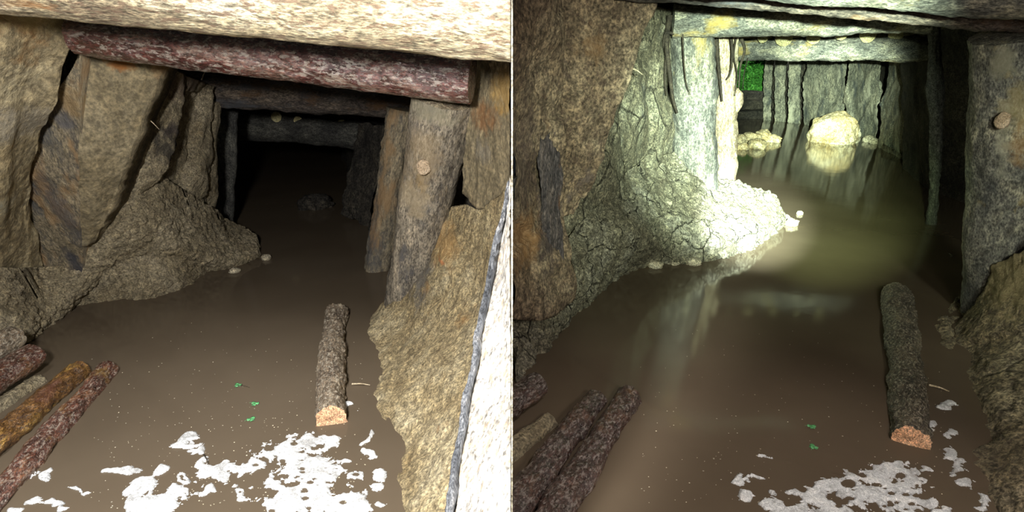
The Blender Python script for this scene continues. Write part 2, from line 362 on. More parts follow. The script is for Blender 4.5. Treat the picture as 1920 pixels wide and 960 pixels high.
def water_mat(name, c0, c1):
    m = bpy.data.materials.new(name); m.use_nodes = True; N = m.node_tree.nodes; Lk = m.node_tree.links; b = N['Principled BSDF']
    b.inputs['Roughness'].default_value = .08; b.inputs['IOR'].default_value = 1.33; b.inputs['Specular IOR Level'].default_value = .16
    tc = N.new('ShaderNodeTexCoord')
    n = N.new('ShaderNodeTexNoise'); n.inputs['Scale'].default_value = 1.1; n.inputs['Detail'].default_value = 5; Lk.new(tc.outputs['Object'], n.inputs['Vector'])
    r = N.new('ShaderNodeValToRGB'); r.color_ramp.elements[0].position = .35; r.color_ramp.elements[1].position = .65
    r.color_ramp.elements[0].color = (*c0, 1); r.color_ramp.elements[1].color = (*c1, 1)
    Lk.new(n.outputs['Fac'], r.inputs[0]); Lk.new(r.outputs[0], b.inputs['Base Color'])
    n2 = N.new('ShaderNodeTexNoise'); n2.inputs['Scale'].default_value = 7; n2.inputs['Detail'].default_value = 2; Lk.new(tc.outputs['Object'], n2.inputs['Vector'])
    bp = N.new('ShaderNodeBump'); bp.inputs['Strength'].default_value = .06; bp.inputs['Distance'].default_value = .01
    Lk.new(n2.outputs['Fac'], bp.inputs['Height']); Lk.new(bp.outputs[0], b.inputs['Normal'])
    return m
waterL = water_mat('muddy_brown_water', (.095, .073, .050), (.118, .092, .064))
waterR = water_mat('muddy_green_brown_water', (.088, .066, .045), (.115, .088, .060))
foamm = mat_rough('foam', [(.36, .36, .36), (.66, .68, .70), (.8, .8, .8)], 16, rough=.5, bump=.8, bdist=.004, fine=.5)
leafm = mat_rough('clover_green', [(.05, .22, .06), (.10, .36, .14), (.25, .5, .3)], 40, bump=.2, bdist=.001)
foliage_m = mat_rough('wild_leaves', [(.015, .09, .01), (.05, .22, .03), (.12, .40, .06)], 9, bump=.2, bdist=.002)
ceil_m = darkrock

add_spots(slabm, [(at(228, 120, 2.84), (.05, .3, .04), (.30, .11, .02), .8), (at(300, 130, 2.9), (.04, .3, .05), (.24, .12, .04), .5), (at(905, 220, 2.4), (.06, .3, .06), (.24, .10, .03), .6),
                  (at(945, 170, 2.25), (.05, .3, .08), (.36, .22, .06), .6), (at(905, 290, 2.4), (.04, .3, .05), (.16, .15, .13), .5)])
add_spots(stained, [(at(128, 400, 2.88), (.06, .4, .22), (.07, .07, .08), .65), (at(136, 500, 3.0), (.04, .4, .12), (.05, .05, .06), .9), (at(92, 250, 2.74), (.05, .4, .12), (.08, .085, .09), .6),
                    (at(118, 225, 2.7), (.05, .4, .05), (.10, .10, .11), .7), (at(135, 190, 2.7), (.05, .4, .08), (.30, .20, .09), .6)])
add_spots(mud, [(at(345, 265, 3.5), (.035, .5, .14), (.05, .045, .04), .85), (at(352, 240, 3.5), (.03, .5, .05), (.06, .05, .05), .8), (at(345, 155, 3.5), (.15, .5, .10), (.10, .065, .045), .8), (at(372, 300, 3.98), (.08, .2, .16), (.13, .13, .12), .5)])
add_spots(sand2, [(at(790, 500, 2.8), (.08, .4, .14), (.13, .125, .12), .8), (at(835, 450, 2.7), (.10, .3, .10), (.45, .26, .09), .5), (at(830, 487, 2.6), (.02, .3, .01), (.5, .2, .08), .8)])
add_spots(sand, [(at(40, 420, 2.5), (.10, .4, .12), (.42, .42, .33), .7), (at(150, 40, 2.5), (.16, .5, .05), (.33, .27, .12), .6), (at(30, 240, 2.4), (.10, .4, .08), (.24, .22, .18), .6)])
add_spots(brownslab, [(at(1030, 420, 2.55), (.06, .5, .22), (.07, .055, .06), .7), (at(985, 300, 2.35), (.05, .5, .25), (.08, .055, .05), .6), (at(985, 450, 2.35), (.07, .5, .12), (.28, .15, .06), .7)])  # includes a darker patch in the recess near the left edge
add_spots(oliverock, [(at(1900, 520, 2.6), (.18, .5, .16), (.30, .25, .13), .7)])
# ------------------------------------------------------------ setting: added divider, water, floor, ceilings, enclosing rock
def box(name, a, b, mat, parent=None):
    (x0, y0, z0), (x1, y1, z1) = a, b
    V = [(x, y, z) for x in (x0, x1) for y in (y0, y1) for z in (z0, z1)]
    Fc = [(0, 1, 3, 2), (4, 6, 7, 5), (0, 4, 5, 1), (2, 3, 7, 6), (0, 2, 6, 4), (1, 5, 7, 3)]
    return mesh_obj(name, V, Fc, mat, parent, smooth=False)
EPS = .0015
tag(box('added_divider', (-.0013, .95, -.4), (.0013, 6.0, 2.6), palestone), kind='structure')  # added partition keeping the two tunnels' light apart; its pale edge marks the split
wl = box('water', (-9, .5, -.30), (-EPS, 19, 0), waterL); tag(wl, 'muddy brown flood water in the left tunnel', 'water', kind='structure')
wr = box('water', (EPS, .5, -.30), (11, 19, 0), waterR); tag(wr, 'dark green-brown flood water in the right tunnel', 'water', kind='structure')
tag(box('floor', (-9.5, .3, -.5), (11.5, 19.5, -.31), darkrock), kind='structure')

# ceilings
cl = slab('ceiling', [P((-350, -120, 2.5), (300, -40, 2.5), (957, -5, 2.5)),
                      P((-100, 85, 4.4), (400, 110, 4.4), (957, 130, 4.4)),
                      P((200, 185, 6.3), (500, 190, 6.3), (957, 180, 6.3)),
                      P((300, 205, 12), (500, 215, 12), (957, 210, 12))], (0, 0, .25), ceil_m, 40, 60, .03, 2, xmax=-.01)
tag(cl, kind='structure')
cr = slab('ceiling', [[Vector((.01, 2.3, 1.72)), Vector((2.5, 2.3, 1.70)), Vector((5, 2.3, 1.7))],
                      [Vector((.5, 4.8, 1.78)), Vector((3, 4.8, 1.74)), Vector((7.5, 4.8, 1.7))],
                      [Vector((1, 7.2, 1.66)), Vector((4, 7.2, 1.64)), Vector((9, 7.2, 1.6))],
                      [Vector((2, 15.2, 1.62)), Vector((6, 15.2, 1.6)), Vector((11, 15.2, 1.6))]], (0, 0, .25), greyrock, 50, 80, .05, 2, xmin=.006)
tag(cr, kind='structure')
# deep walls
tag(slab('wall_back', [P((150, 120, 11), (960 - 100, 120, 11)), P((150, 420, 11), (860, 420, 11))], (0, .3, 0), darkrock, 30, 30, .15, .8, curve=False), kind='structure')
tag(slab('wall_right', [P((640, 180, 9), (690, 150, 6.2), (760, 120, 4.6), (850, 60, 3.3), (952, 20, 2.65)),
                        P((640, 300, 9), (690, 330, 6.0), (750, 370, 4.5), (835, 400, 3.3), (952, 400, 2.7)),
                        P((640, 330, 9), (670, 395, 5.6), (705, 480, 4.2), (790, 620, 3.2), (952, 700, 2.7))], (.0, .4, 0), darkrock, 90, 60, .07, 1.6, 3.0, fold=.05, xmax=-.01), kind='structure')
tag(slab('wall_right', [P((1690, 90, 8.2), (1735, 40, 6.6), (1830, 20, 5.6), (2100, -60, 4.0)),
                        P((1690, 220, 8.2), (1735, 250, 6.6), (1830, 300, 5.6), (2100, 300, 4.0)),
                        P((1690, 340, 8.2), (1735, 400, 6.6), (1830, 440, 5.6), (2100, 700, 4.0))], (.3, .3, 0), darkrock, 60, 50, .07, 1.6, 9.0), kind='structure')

# ================================================================ LEFT HEADING
tag(slab('wall_left', [P((-420, -90, 1.8), (-200, -80, 2.0), (0, -60, 2.25), (100, -60, 2.4), (230, -50, 2.55)),
                       P((-420, 60, 1.8), (-200, 60, 2.0), (0, 60, 2.25), (90, 60, 2.42), (146, 62, 2.52)),
                       P((-420, 180, 1.9), (-200, 180, 2.05), (0, 180, 2.32), (60, 180, 2.45), (110, 182, 2.54)),
                       P((-420, 300, 2.0), (-200, 300, 2.15), (0, 300, 2.4), (35, 300, 2.52), (68, 302, 2.66)),
                       P((-420, 420, 2.05), (-200, 400, 2.2), (-20, 390, 2.46), (20, 390, 2.62), (54, 392, 2.80)),
                       P((-420, 560, 2.0), (-200, 540, 2.25), (-10, 500, 2.64), (40, 500, 2.84), (80, 500, 3.0)),
                       P((-420, 760, 1.9), (-200, 720, 2.2), (-10, 620, 2.75), (40, 610, 2.95), (90, 590, 3.1))],
          (-.25, .35, 0), sand, 150, 130, .028, 2.0, 1.0, fold=.008, rag=.012), kind='structure')
t = slab('rock_face', [P((20, 170, 2.70), (100, 170, 2.66), (152, 100, 2.66)),
                       P((30, 300, 2.76), (100, 300, 2.74), (151, 300, 2.74)),
                       P((20, 420, 2.94), (100, 420, 2.90), (151, 420, 2.88)),
                       P((20, 560, 3.12), (100, 550, 3.1), (152, 545, 3.08))], (-.1, .3, 0), stained, 50, 90, .022, 4, 4.0, fold=.008)
t.name='stained_rock'; tag(t, 'narrow blue-grey stained rock face between pale left wall and split slab', 'rock')
t = slab('rock_slab', [P((138, 70, 2.78), (220, 80, 2.84), (318, 105, 2.95)),
                       P((146, 180, 2.74), (205, 180, 2.8), (275, 205, 2.9)),
                       P((148, 300, 2.72), (190, 300, 2.78), (236, 310, 2.88)),
                       P((148, 400, 2.86), (175, 400, 2.88), (206, 395, 2.94)),
                       P((150, 460, 2.96), (165, 460, 2.97), (180, 455, 3.0))], (-.05, .22, 0), slabm, 70, 110, .010, 3.0, 7.0, fold=.003, rag=.010)
tag(t, 'flat tan wedge-shaped rock slab below the left end of the red header log', 'rock slab')
tag(slab('wall_left', [P((120, 40, 2.95), (240, 60, 3.08), (330, 130, 3.3), (408, 165, 3.98)),
                       P((120, 200, 2.95), (220, 240, 3.1), (310, 240, 3.3), (392, 250, 3.98)),
                       P((120, 330, 2.98), (205, 340, 3.1), (300, 350, 3.35), (385, 345, 3.98)),
                       P((120, 480, 3.0), (190, 470, 3.15), (300, 460, 3.4), (385, 430, 3.98))], (-.2, .4, 0), mud, 110, 110, .06, 2.6, 12., fold=.035, clod=.014, clod_s=6), kind='structure')
t = slab('mud_bank', [P((-260, 480, 2.2), (0, 500, 2.62), (70, 500, 2.94), (125, 490, 3.04), (180, 440, 3.1), (235, 360, 3.16), (300, 330, 3.36), (345, 358, 3.6), (400, 390, 3.95), (440, 418, 4.35), (478, 440, 4.3)),
                      P((-260, 560, 2.15), (0, 560, 2.56), (70, 552, 2.84), (125, 535, 2.98), (180, 482, 3.06), (235, 430, 3.1), (300, 412, 3.28), (345, 425, 3.5), (400, 435, 3.8), (440, 448, 4.02), (482, 458, 4.1)),
                      P((-260, 720, 2.1), (0, 630, 2.47), (75, 600, 2.75), (125, 570, 2.93), (190, 515, 3.12), (245, 482, 3.2), (300, 475, 3.3), (350, 478, 3.42), (400, 480, 3.62), (445, 480, 3.82), (484, 474, 3.95)),
                      P((-260, 880, None), (-10, 690, None), (72, 636, None), (112, 602, None), (170, 556, None), (240, 526, None), (300, 521, None), (350, 518, None), (405, 513, None), (450, 505, None), (484, 488, None))],
         (0, .12, -.42), mud, 230, 150, .022, 4.0, 2.0, clod=.017, clod_s=15, fine=.010)
tag(t, 'lumpy brown bank of mud and rubble jutting into the left tunnel water', 'mud bank')
t = slab('rock_slab', [P((868, 60, 2.62), (910, 60, 2.4), (956, 60, 2.2)),
                       P((872, 200, 2.6), (910, 200, 2.4), (956, 200, 2.2)),
                       P((862, 362, 2.6), (900, 392, 2.42), (956, 345, 2.2))], (.0, .25, .0), slabm, 60, 90, .012, 3, 15., fold=.01, rag=.01, xmax=-.008)
tag(t, 'rust-spotted upright rock slab right of the thick left-tunnel prop', 'rock slab')
t = slab('rock_mass', [P((790, 450, 2.98), (830, 400, 2.8), (868, 383, 2.62), (905, 392, 2.45), (955, 348, 2.18)),
                       P((735, 545, 3.0), (790, 510, 2.75), (840, 480, 2.55), (890, 470, 2.38), (955, 455, 2.06)),
                       P((683, 618, None), (740, 600, 2.7), (800, 590, 2.45), (870, 590, 2.2), (955, 590, 1.92)),
                       P((690, 700, None), (750, 690, 2.22), (810, 690, 2.05), (880, 700, 1.88), (955, 720, 1.65)),
                       P((700, 820, None), (760, 815, 1.80), (820, 815, 1.68), (885, 825, 1.52), (955, 850, 1.38)),
                       P((740, 955, None), (800, 955, 1.42), (850, 960, 1.34), (900, 965, 1.25), (955, 980, 1.14)),
                       P((790, 1140, None), (840, 1140, 1.08), (880, 1140, 1.04), (920, 1140, 1.0), (955, 1140, .96))],
         (.02, .25, -.35), sand2, 130, 190, .028, 2.6, 21., fold=.008, fine=.007, xmax=-.006)
tag(t, 'sloping ochre rock mass rising from the water right of the left tunnel', 'rock')
r_ = empty('leaning_board', at(850, 900, 1.1))
tag(r_, 'whitened board with dark edge leaning at the near right of left tunnel', 'board')
t = slab('face', [P((956, 335, 1.62), (957, 335, 1.60), (957.6, 335, 1.55)),
                  P((924, 500, 1.5), (940, 500, 1.48), (957.6, 500, 1.42)),
                  P((884, 700, 1.32), (920, 700, 1.28), (957.6, 700, 1.22)),
                  P((838, 960, 1.12), (895, 960, 1.06), (957.2, 960, 1.0)),
                  P((800, 1200, .98), (880, 1200, .95), (957.2, 1200, .93))], (.02, .05, .0), whiteboard, 60, 150, .008, 5, 2.2, xmax=-.003, rag=.003)
t.parent = r_; t.matrix_parent_inverse = Matrix.Translation(r_.location).inverted()
t = slab('edge_strip', [P((951, 340, 1.58), (956.5, 340, 1.58)), P((917, 500, 1.46), (926, 500, 1.46)), P((877, 700, 1.285), (887, 700, 1.28)),
                        P((831, 960, 1.085), (842, 960, 1.08)), P((786, 1200, .955), (803, 1200, .95))], (.02, .09, 0), edgewood, 8, 200, .006, 14, 3.1, rag=.008)
t.parent = r_; t.matrix_parent_inverse = Matrix.Translation(r_.location).inverted(); t['label'] = 'dark grey weathered edge'

hb = log('header_beam', at(-120, -92, 1.85), at(1010, 11, 1.60), .155, .14, palewood, palewood, 'pale limed header log crossing the top of the left tunnel mouth', 'beam', seed=3., bump=.004, s=10, nl=140, nseg=64)
for c in hb.children:                               # cut flush against the added divider
    M = hb.matrix_world; MI = M.inverted()
    for v in c.data.vertices:
        q = M @ v.co
        if q.x > -.004: q.x = -.004; v.co = MI @ q
log('header_beam', at(150, 64, 2.50), at(886, 146, 2.36), .084, .098, redwood, redwood, 'wet dark red header log resting on the thick left-tunnel prop', 'beam', seed=8., bump=.005, s=16, nl=140, nseg=64)
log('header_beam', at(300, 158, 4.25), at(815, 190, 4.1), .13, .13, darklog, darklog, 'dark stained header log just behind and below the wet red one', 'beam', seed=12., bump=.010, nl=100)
log('header_beam', at(405, 232, 6.0), at(790, 262, 5.6), .13, .13, darkprop, darkprop, 'deepest black header log in the left tunnel under small log ends', 'beam', seed=14., bump=.012)
for k, (x, y, r) in enumerate([(518, 219, .05), (559, 226, .04), (586, 232, .035), (641, 232, .04)]):
    a = at(x, y, 5.75); log('roof_pole', a, a + Vector((-.25, 1.0, .0)), r, r, darklog, endwood,
        ['roof pole with the largest pale end, leftmost under the left ceiling', 'roof pole with a dull round end, second from left in left tunnel',
         'small roof pole, third from left above the deepest black header', 'dark roof pole farthest right above the deepest black header'][k],
        'pole', 'roof poles over the left tunnel', seed=k * 3. + 1, nl=8, nseg=20, bump=.004)
# left props
t = log('mine_prop', at(756, 640, 3.02), at(832, 182, 2.62), .125, .135, greylog, palewood, 'thick grey round prop holding up the wet red header log', 'mine prop', seed=5., bump=.007, nl=120, nseg=64, s=12)
spotted(t, [(at(800, 300, 2.55), (.055, .3, .16), (.28, .21, .12), .5), (at(785, 380, 2.6), (.05, .3, .10), (.30, .24, .15), .6), (at(800, 200, 2.55), (.10, .3, .05), (.24, .22, .15), .6)])
k = stone('knot', (0, 0, 0), .030, .012, .034, knotm, 2., 3, .2, parent=t); k.matrix_parent_inverse = t.matrix_world.inverted(); k.location = at(794, 314, 2.555); k['label'] = 'round pale knot'
log('mine_prop', at(366, 430, 4.1), at(370, 186, 4.1), .125, .13, mud, mud, 'mud-coated prop standing in the left tunnel bank', 'mine prop', seed=6., bump=.014, s=8)
t = slab('wall_board', [P((404, 205, 4.75), (442, 208, 4.75)), P((400, 300, 4.75), (440, 300, 4.75)), P((392, 420, 4.75), (434, 440, 4.75))], (0, .06, 0), darkprop, 20, 60, .015, 5, 2.2, rag=.01)
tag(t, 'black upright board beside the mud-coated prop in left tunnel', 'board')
log('mine_prop', at(700, 560, 3.75), at(752, 205, 3.75), .085, .085, stained, stained, 'slim brown prop just behind the thick left-tunnel prop', 'mine prop', seed=16., bump=.012)
t = slab('wall_board', [P((668, 230, 5.2), (722, 235, 4.9)), P((650, 330, 5.2), (705, 340, 4.9)), P((640, 400, 5.1), (690, 430, 4.85))], (0, .06, 0), darkrock, 30, 60, .04, 3, 2.9, rag=.02)
tag(t, 'dim ragged board on the right side deep in the left tunnel', 'board')
stone('stone', onz(592, 382, .04), .17, .12, .09, darkrock, 4., label='dim boulder in the black water deep in the left tunnel', cat='boulder')

# ================================================================ RIGHT HEADING
tag(slab('wall_left', [P((963, -80, 2.0), (985, -80, 2.2), (1015, -80, 2.35), (1062, -70, 2.55)),
                       P((963, 60, 2.0), (985, 60, 2.15), (1012, 60, 2.3), (1060, 60, 2.55)),
                       P((963, 130, 2.02), (980, 130, 2.2), (1005, 130, 2.4), (1056, 130, 2.58)),
                       P((963, 250, 2.2), (975, 250, 2.35), (1010, 250, 2.5), (1056, 250, 2.62)),
                       P((963, 420, 2.2), (985, 420, 2.35), (1015, 420, 2.5), (1058, 420, 2.68)),
                       P((963, 600, 2.2), (1000, 600, 2.35), (1035, 590, 2.5), (1070, 560, 2.7))],
          (0, .3, 0), brownslab, 60, 130, .04, 3, 31., fold=.03, xmin=.005), kind='structure')
t = slab('wall_board', [P((1012, 250, 2.50), (1052, 250, 2.60)), P((1012, 380, 2.50), (1054, 380, 2.60)), P((1018, 470, 2.5), (1056, 470, 2.6)), P((1040, 530, 2.54), (1060, 528, 2.6))],
         (.0, .05, 0), darkboard, 30, 100, .014, 5, 5.5, rag=.012)
tag(t, 'dark tarry upright board at the left edge of the right tunnel', 'board')
t = slab('rock_slab', [P((1042, -60, 2.72), (1140, -60, 2.8), (1250, -50, 2.95)),
                       P((1046, 60, 2.70), (1120, 60, 2.78), (1207, 60, 2.9)),
                       P((1050, 180, 2.68), (1105, 180, 2.76), (1164, 180, 2.86)),
                       P((1054, 300, 2.70), (1092, 300, 2.76), (1130, 300, 2.84)),
                       P((1056, 370, 2.72), (1078, 370, 2.77), (1102, 366, 2.83)),
                       P((1058, 410, 2.76), (1068, 408, 2.78), (1082, 404, 2.82))], (-.03, .2, 0), brownslab, 80, 130, .025, 3, 17., fold=.02, rag=.015)
tag(t, 'brown wedge-shaped rock slab hanging on the left of the right tunnel', 'rock slab')
tag(slab('wall_left', [P((1060, -40, 3.3), (1170, -30, 3.7), (1230, 10, 4.2), (1285, 20, 4.85), (1340, 30, 5.9)),
                       P((1060, 120, 3.2), (1160, 120, 3.65), (1225, 120, 4.2), (1280, 120, 4.85), (1340, 120, 5.9)),
                       P((1060, 250, 3.15), (1150, 240, 3.6), (1215, 240, 4.15), (1275, 230, 4.8), (1340, 230, 5.9)),
                       P((1060, 450, 3.1), (1130, 420, 3.5), (1200, 370, 4.1), (1265, 350, 4.8), (1340, 370, 5.9))], (-.2, .4, 0), greyrock, 120, 110, .06, 2.4, 19., fold=.045), kind='structure')
t = slab('mud_bank', [P((963, 480, 2.55), (1040, 490, 2.8), (1078, 430, 3.05), (1120, 385, 3.35), (1180, 318, 3.9), (1240, 290, 4.5), (1295, 288, 4.75), (1350, 330, 4.85), (1400, 346, 5.0), (1440, 362, 5.05), (1462, 385, 5.1)),
                      P((963, 540, 2.5), (1040, 535, 2.75), (1078, 480, 2.95), (1120, 440, 3.2), (1180, 385, 3.6), (1240, 365, 4.1), (1295, 362, 4.3), (1350, 380, 4.4), (1400, 385, 4.6), (1440, 392, 4.75), (1466, 400, 4.95)),
                      P((963, 620, 2.42), (1020, 600, 2.62), (1070, 550, 2.85), (1120, 505, 3.15), (1180, 450, 3.45), (1240, 435, 3.75), (1295, 435, 3.9), (1350, 435, 4.0), (1400, 430, 4.2), (1440, 420, 4.45), (1467, 410, 4.8)),
                      P((963, 740, None), (1010, 676, None), (1060, 622, None), (1115, 566, None), (1165, 520, None), (1225, 504, None), (1295, 502, None), (1350, 496, None), (1400, 480, None), (1442, 455, None), (1466, 425, None))],
         (0, .12, -.42), mud_r, 200, 130, .03, 3.6, 2.6, clod=.032, clod_s=8, fine=.008, fold=.012, xmin=.005)
tag(t, 'torch-lit bank of cracked mud and rubble in the right tunnel', 'mud bank')
log('header_beam', at(1180, -78, 2.35), at(2080, -18, 2.2), .11, .11, mossprop, mossprop, 'pale green header log at the very top of the right tunnel', 'beam', seed=23., bump=.006, nl=120)
log('header_beam', at(1090, -36, 2.8), at(2050, 40, 2.6), .058, .062, darklog, darklog, 'thin dark red-brown header log along the top of the right tunnel', 'beam', seed=24., bump=.008, nl=140)
log('header_beam', at(1262, 38, 4.45), at(1745, 30, 4.2), .115, .105, mossprop, mossprop, 'yellow-mottled header log on the broad torch-lit prop', 'beam', seed=25., bump=.010, nl=110)
log('header_beam', at(1330, 93, 7.0), at(1745, 92, 6.6), .11, .12, mossprop, mossprop, 'farthest pale green header log above the row of boards', 'beam', seed=26., bump=.014, nl=100)
for k, (x, y, r) in enumerate([(1470, 70, .085), (1526, 69, .07), (1578, 66, .055), (1628, 66, .08), (1680, 66, .07), (1430, 72, .05)]):
    a = at(x, y, 6.6); log('roof_pole', a, a + Vector((.5, 1.3, .03)), r, r, mossprop, endwood,
        ['roof pole with the brightest yellow end, left of centre', 'roof pole with a pale yellow end beside the brightest one', 'small dim roof pole in the middle of the row of ends',
         'wide dim roof pole end above the right boards', 'roof pole end darkest and farthest right of the row', 'smallest roof pole end at the left of the row'][k] + ', right tunnel',
        'pole', 'roof poles over the right tunnel', seed=k * 3. + 2, nl=8, nseg=24, bump=.006, out=.03)
t = log('mine_prop', at(1302, 372, 4.7), at(1296, 62, 4.62), .175, .17, mossprop, mossprop, 'broad mottled prop on the mud bank under the yellow-mottled header', 'mine prop', seed=31., bump=.014, s=7, nl=110)
t = log('mine_prop', at(1356, 372, 5.6), at(1358, 62, 5.5), .115, .115, palewood, palewood, 'pale root-hung prop glaring white in the torch beam', 'mine prop', seed=32., bump=.014, s=8, nl=110)
k = stone('knot', (0, 0, 0), .05, .05, .11, palewood, 3., 3, .3, parent=t); k.matrix_parent_inverse = t.matrix_world.inverted(); k.location = at(1382, 190, 5.5); k['label'] = 'bulging bleached knot'
log('mine_prop', at(1745, 455, 4.95), at(1751, 48, 4.75), .04, .045, darkprop, darkprop, 'slender dark prop at the left edge of the black void', 'mine prop', seed=33., bump=.012, bend=.03)
t = log('mine_prop', at(1862, 660, 2.98), at(1902, 62, 2.72), .155, .155, mossprop, mossprop, 'thick mottled prop at the right edge under the thin header', 'mine prop', seed=34., bump=.008, nl=130, nseg=72, s=9)
spotted(t, [(at(1890, 215, 2.6), (.06, .3, .12), (.30, .24, .11), .55), (at(1892, 290, 2.6), (.045, .3, .10), (.30, .18, .07), .55), (at(1855, 130, 2.6), (.05, .3, .10), (.25, .24, .17), .7), (at(1840, 290, 2.6), (.03, .3, .2), (.30, .29, .22), .6)])
k = stone('knot', (0, 0, 0), .030, .012, .036, knotm, 5., 3, .2, parent=t); k.matrix_parent_inverse = t.matrix_world.inverted(); k.location = at(1880, 226, 2.63); k['label'] = 'round pale knot'
# boards of the far right-hand side
BD = [((1433, 112, 15.2), (1449, 112, 15.2), (1432, 224, 15.2), (1446, 224, 15.2), 'dark narrow board beside the leafy opening, farthest left of the row'),
      ((1453, 112, 15.0), (1474, 112, 14.8), (1451, 228, 15.0), (1472, 228, 14.8), 'narrow board, second from the leafy opening'),
      ((1478, 112, 14.5), (1502, 112, 14.3), (1476, 230, 14.5), (1499, 230, 14.3), 'bright mossy board between two black gaps'),
      ((1508, 112, 14.0), (1585, 112, 12.6), (1505, 234, 14.0), (1580, 255, 12.6), 'widest pale board, directly behind the big boulder'),
      ((1590, 112, 12.2), (1653, 112, 11.0), (1583, 262, 12.2), (1643, 284, 10.9), 'mottled board right of the widest pale one'),
      ((1662, 108, 10.2), (1724, 100, 8.8), (1648, 295, 10.0), (1722, 350, 8.0), 'leaning cracked board nearest the black void')]
for k, (a, b, c, d, lab) in enumerate(BD):
    m1 = tuple((a[i] + c[i]) / 2 + (random.uniform(-3, 3) if i == 0 else 0) for i in range(3)); m2 = tuple((b[i] + d[i]) / 2 + (random.uniform(-3, 3) if i == 0 else 0) for i in range(3))
    c2 = (c[0], c[1] + 12, c[2]); d2 = (d[0], d[1] + 12, d[2])
    t = slab('wall_board', [P(a, b), P(m1, m2), P(c2, d2)], (.08, .12, 0), mossboard, 40, 60, .05, 1.8, 40. + k, rag=.03, fold=.03)
    tag(t, lab + ', right tunnel', 'board', 'boards along the far side of the right tunnel')
tag(slab('wall_back', [P((1440, 60, 16.6), (1600, 60, 14.8), (1720, 40, 11.5), (1760, 30, 9.0)), P((1440, 240, 16.6), (1600, 262, 14.8), (1720, 300, 11.5), (1760, 350, 9.0))],
          (.3, .3, 0), darkrock, 30, 30, .1, .8, curve=False), kind='structure')
t = slab('rubble_bank', [P((1655, 270, 9.6), (1690, 290, 8.7), (1722, 330, 7.6), (1752, 400, 6.0), (1790, 470, 5.2)),
                         P((1644, 284, 10.2), (1680, 306, 8.9), (1712, 350, 7.2), (1745, 420, 5.6), (1780, 490, 4.6)),
                         P((1630, 288, None), (1662, 312, None), (1700, 352, None), (1735, 422, None), (1768, 490, None))], (.1, .1, -.3), greyrock, 90, 50, .05, 3, 51., clod=.03, clod_s=5)
tag(t, 'low rubble bank below the leaning board, right tunnel', 'rubble bank')
t = slab('rock_mass', [P((1812, 575, 3.1), (1850, 520, 2.9), (1890, 490, 2.7), (1960, 440, 2.5), (2150, 380, 2.2)),
                       P((1798, 600, 2.98), (1830, 585, 2.78), (1880, 560, 2.6), (1960, 540, 2.4), (2150, 520, 2.1)),
                       P((1752, 660, None), (1800, 655, 2.55), (1860, 650, 2.4), (1960, 650, 2.2), (2150, 640, 1.9)),
                       P((1782, 740, None), (1820, 740, 2.15), (1870, 745, 2.02), (1960, 750, 1.9), (2150, 760, 1.6)),
                       P((1800, 840, None), (1850, 835, 1.8), (1890, 840, 1.72), (1960, 850, 1.6), (2150, 880, 1.4)),
                       P((1856, 965, None), (1890, 965, 1.42), (1930, 970, 1.36), (1990, 980, 1.3), (2150, 1000, 1.15)),
                       P((1900, 1150, None), (1940, 1150, 1.06), (1980, 1150, 1.03), (2040, 1150, 1.0), (2150, 1150, .95))],
         (.1, .25, -.35), oliverock, 140, 180, .030, 3.0, 61., fold=.02, fine=.008)
tag(t, 'dim brown rock mass in the lower right corner, right tunnel', 'rock')
t = slab('rock_flake', [P((1775, 556, 3.25), (1795, 545, 3.2), (1806, 560, 3.1)), P((1742, 590, 3.02), (1775, 600, 2.85), (1800, 640, 2.7)), P((1746, 640, None), (1775, 690, None), (1792, 745, None))],
         (.06, .08, -.2), oliverock, 40, 50, .02, 5, 66., fold=.03, rag=.02)
tag(t, 'upright flake of rock at the foot of the thick right-tunnel prop', 'rock')

# boulder and stones, right
stone('boulder', onz(1563, 250, .16), .41, .34, .37, ochrestone, 1.3, 5, .14, 'big pale ochre boulder in the water before the widest board', None, 'boulder')
st = [(1532, 246, .10, 'small stone touching the big boulder on its left'), (1612, 250, .17, 'rounded stone just right of the big boulder'), (1628, 262, .10, 'pebbly stone between boulder and board row'),
      (1600, 264, .08, 'small stone in front of the big boulder'), (1640, 266, .09, 'stone touching the mottled board'), (1585, 262, .06, 'tiny stone below the big boulder'),
      (1386, 264, .15, 'round stone closest to the white-glaring prop'), (1406, 262, .17, 'middle stone of the left pile in the torchlight'), (1430, 258, .19, 'largest stone of the left pile'),
      (1450, 262, .12, 'pointed stone at the right end of the left pile'), (1420, 272, .15, 'low flat stone in front of the left pile'), (1392, 276, .10, 'flat wet stone lowest in the left pile')]
for k, (x, y, r, lab) in enumerate(st):
    stone('stone', onz(x, y, r * .35), r * 1.15, r * .9, r * .75, palestone if k < 6 else ochrestone, 2. + k, 4, .22, lab + ', right tunnel', 'stones in the far water of the right tunnel')
for k, (x, y, r, lab) in enumerate([(1484, 418, .055, 'white stone off the tip of the mud bank'), (1472, 408, .035, 'small white stone beside the bank tip'), (1500, 400, .03, 'smallest stone off the bank tip'),
                                    (1228, 497, .045, 'pale pebble at the water edge left of centre'), (1265, 492, .035, 'rounded pebble at the bank water edge'), (1300, 492, .045, 'pebble at the water edge below the broad prop')]):
    stone('stone', onz(x, y, r * .3), r * 1.2, r, r * .8, palestone, 30. + k, 3, .25, lab + ', right tunnel', 'pebbles along the right bank')
for k, (x, y, r, lab) in enumerate([(282, 528, .045, 'pale flat pebble at the left bank edge'), (338, 526, .05, 'largest pale pebble at the left bank edge'), (312, 527, .03, 'small pebble between two pale ones'),
                                    (499, 483, .035, 'pebble off the tip of the left bank'), (440, 508, .03, 'tiny pebble near the left bank tip')]):
    stone('stone', onz(x, y, r * .3), r * 1.2, r, r * .7, palestone, 50. + k, 3, .25, lab + ', left tunnel', 'pebbles along the left bank')

